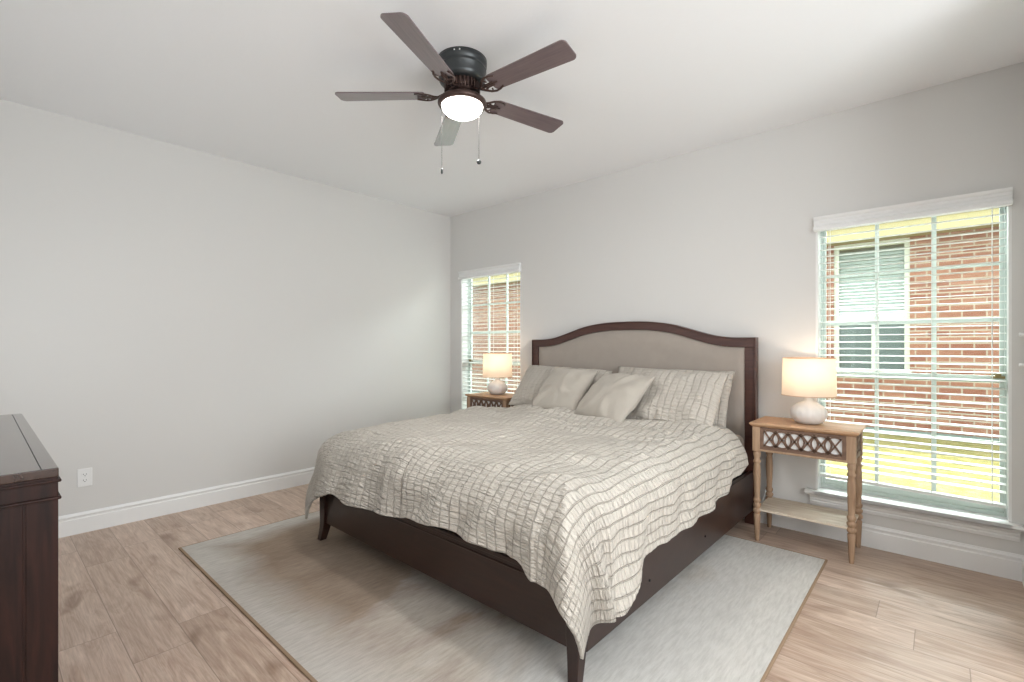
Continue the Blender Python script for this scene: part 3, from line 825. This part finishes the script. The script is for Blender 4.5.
lamp(*LAMPS[0], 'lit white ceramic table lamp with round base on the right nightstand by the large window')
lamp(*LAMPS[1], 'lit white ceramic table lamp on the left nightstand before the far window')
for (x, y) in LAMPS:
    light('lamp_bulb_light', 'POINT', (x, y, .752+.335), (0, 0, 0), 1.9, (1, .79, .61), shadow_soft_size=.03)
# lamp cord hanging behind the right nightstand
cd = MB(); pts = [(3.60, -.10, .758), (3.50, -.022, .757), (3.44, -.014, .73), (3.40, -.03, .50), (3.37, -.06, .30), (3.34, -.09, .16), (3.31, -.06, .15), (3.305, -.02, .30)]
sm = []
for i in range(len(pts)-1):
    for k in range(6):
        t = k/6; p0, p1, p2, p3 = [Vector(pts[max(0, min(len(pts)-1, i+d))]) for d in (-1, 0, 1, 2)]
        sm.append(.5*((2*p1)+(p2-p0)*t+(2*p0-5*p1+4*p2-p3)*t*t+(3*p1-p0-3*p2+p3)*t**3))
sm.append(Vector(pts[-1])); cd.tube(sm, .0026, 6)
tag(cd.build('lamp_cord', M_trim), 'thin white power cord hanging behind the right nightstand', 'power cord')

# ------------------------------------------------------------------ ceiling fan
FX, FY = 2.375, -1.975
fan = thing('ceiling_fan', 'dark flush-mounted five-blade ceiling fan with a lit glass bowl above the bed', 'ceiling fan', (FX, FY, H))
MB().lathe([(.098, -.122), (.110, -.119), (.120, -.108), (.1235, -.094), (.1235, -.060), (.127, -.055), (.127, -.049), (.1235, -.044), (.125, -.036), (.129, -.030), (.130, -.018), (.130, 0)], (0, 0, 0), 56).build('motor_housing', M_bronze, fan)
sc = MB()
for a in (-60, -48): a = math.radians(a); sc.tube([(.127*math.cos(a), .127*math.sin(a), -.014), (.131*math.cos(a), .131*math.sin(a), -.014)], .004, 8)
sc.build('housing_screw', M_trim, fan)
vt = MB(); vt.lathe([(.060, -.172), (.074, -.166), (.078, -.150), (.088, -.121)], (0, 0, 0), 40)
for i in range(30):
    a = 2*PI*i/30; Mx = Matrix.Rotation(a, 4, 'Z'); vt.box(.074, .094, -.0035, .0035, -.164, -.120, 0, Mx)
vt.build('vented_ring', M_copper, fan)
MB().lathe([(.040, -.205), (.044, -.194), (.042, -.186), (.052, -.180), (.062, -.176), (.060, -.171)], (0, 0, 0), 32).build('switch_housing', M_copper, fan)
MB().lathe([(.110, -.238), (.123, -.235), (.128, -.226), (.126, -.214), (.112, -.202), (.080, -.188), (.044, -.180)], (0, 0, 0), 56).build('light_fitter', M_copper, fan)
MB().lathe([(.004, -.296), (.030, -.294), (.060, -.287), (.087, -.273), (.104, -.254), (.110, -.236), (.108, -.232)], (0, 0, 0), 48).build('glass_bowl', M_bowl, fan)
light('fan_lamp_light', 'AREA', (FX, FY, H-.302), (0, 0, 0), 9, (1, .97, .94), shape='DISK', size=.24)
BZ = -.178
def blade(ang):
    Rz = Matrix.Rotation(math.radians(ang), 4, 'Z')
    Mx = Rz @ Matrix.Translation((0, 0, BZ)) @ Matrix.Rotation(math.radians(-10), 4, 'X')
    r0, r1 = .195, .66; w0, w1 = .053, .064; out = []
    # outline, rounded corners
    def corner(cx, cy, r, a0, a1, n=6): return [(cx+r*math.cos(math.radians(a0+(a1-a0)*i/n)), cy+r*math.sin(math.radians(a0+(a1-a0)*i/n))) for i in range(n+1)]
    rt = .026
    out += corner(r1-rt, -(w1-rt), rt, -90, -8); out += corner(r1-rt, w1-rt, rt, 8, 90); out += corner(r0+.02, w0-.02, .02, 90, 180, 4); out += corner(r0+.02, -(w0-.02), .02, 180, 270, 4)
    b = MB(); b.prism(out, -.003, .003, 'z'); bo = b.build('blade', M_blade, fan, .0012); bo.matrix_basis = Mx
    # scrolled iron under the blade root
    a = MB()
    a.tube([(.070, 0, .012), (.100, 0, .004), (.128, 0, -.008), (.150, 0, -.010)], [.014, .011, .009, .009], 8, 0, .55)
    for s_ in (-1, 1):
        a.tube([(.125, 0, -.008), (.150, s_*.020, -.011), (.172, s_*.042, -.010), (.195, s_*.052, -.008), (.222, s_*.050, -.0065), (.245, s_*.040, -.006)], [.008, .008, .007, .007, .006, .005], 8, 0, .55)
        c = [(.172+.016*math.cos(t), s_*(.024+.016*math.sin(t)), -.010) for t in [k*.5 for k in range(11)]]
        a.tube(c, .0042, 6, 0, .7)
        a.tube([(.150, s_*.020, -.011), (.180, s_*.010, -.009), (.215, s_*.012, -.007)], .005, 6, 0, .6)
    a.tube([(.140, 0, -.010), (.185, 0, -.009), (.238, 0, -.006)], [.008, .006, .005], 8, 0, .5)
    ao = a.build('blade_arm', M_copper, fan); ao.matrix_basis = Mx
for k in range(5): blade(-67.4+72*k)
for (cx, cy, L, kind) in ((2.316-FX, -2.064-FY, .340, 'bar'), (2.460-FX, -1.935-FY, .296, 'ball')):
    z0 = -.228; z1 = -(H-2.168) if kind == 'bar' else -(H-2.212)
    c = MB(); c.tube([(cx, cy, z0), (cx, cy, z1)], .0011, 6)
    for q in range(int((z0-z1)/.012)): c.lathe([(.0004, -.0015), (.0019, 0), (.0004, .0015)], (cx, cy, z0-q*.012), 6)
    co_ = c.build('pull_chain', M_chain, fan)
    k = MB()
    if kind == 'bar': k.lathe([(.003, -.030), (.0055, -.026), (.005, -.010), (.003, 0)], (cx, cy, z1), 12)
    else: k.lathe([(.002, -.024), (.009, -.021), (.0125, -.012), (.009, -.003), (.002, 0)], (cx, cy, z1), 16)
    k.build('pull_knob', M_bronze, co_)

# ------------------------------------------------------------------ dresser
DX1, DX0, DYF, DYB, DZ = 2.500, .970, -3.536, -4.035, .917
dr = thing('dresser', 'long dark espresso wooden dresser with moulded edge at the left', 'dresser', (0, 0, 0))
MB().box(DX0+.012, DX1-.012, DYB, DYF-.012, .06, DZ-.075).build('case', M_dresser, dr, .002)
# end panel: corner stile, groove and panel
ep = MB(); ep.box(DX1-.012, DX1-.004, DYB, DYF-.001, .06, DZ-.078); ep.box(DX1-.004, DX1-.001, DYF-.062, DYF-.001, .06, DZ-.078); ep.box(DX1-.004, DX1-.001, DYB, DYF-.068, .06, DZ-.078)
ep.build('end_panel', M_dresser, dr, .001)
tp = MB(); tp.box(DX0, DX1, DYB, DYF, DZ-.024, DZ); to = tp.build('dresser_top', M_drtop, dr, .003)
MB().box(DX0+.03, DX1-.0, DYF-.0345, DYF-.0325, DZ-.0002, DZ+.0006).build('top_inlay', M_black, to)
mo_ = MB()
def moulding(z0, z1, o): mo_.box(DX0-o, DX1+o, DYB, DYF+o, z0, z1)
moulding(DZ-.078, DZ-.024, -.001); moulding(DZ-.038, DZ-.030, .005); moulding(DZ-.084, DZ-.076, .005)
mo_.build('edge_moulding', M_dresser, dr, .003)
for cx in (0, 1, 2):
    for rz in range(3):
        x0 = DX0+.035+cx*(DX1-DX0-.06)/3; x1 = x0+(DX1-DX0-.06)/3-.012; z0 = .10+rz*.248; z1 = z0+.236
        d = MB().box(x0, x1, DYF-.016, DYF-.008, z0, z1).build('drawer', M_dresser, dr, .003)
for x in (DX0+.04, DX1-.04):
    for y in (DYB+.04, DYF-.045): MB().box(x-.03, x+.03, y-.03, y+.03, 0, .06).build('foot', M_dresser, dr, .003)
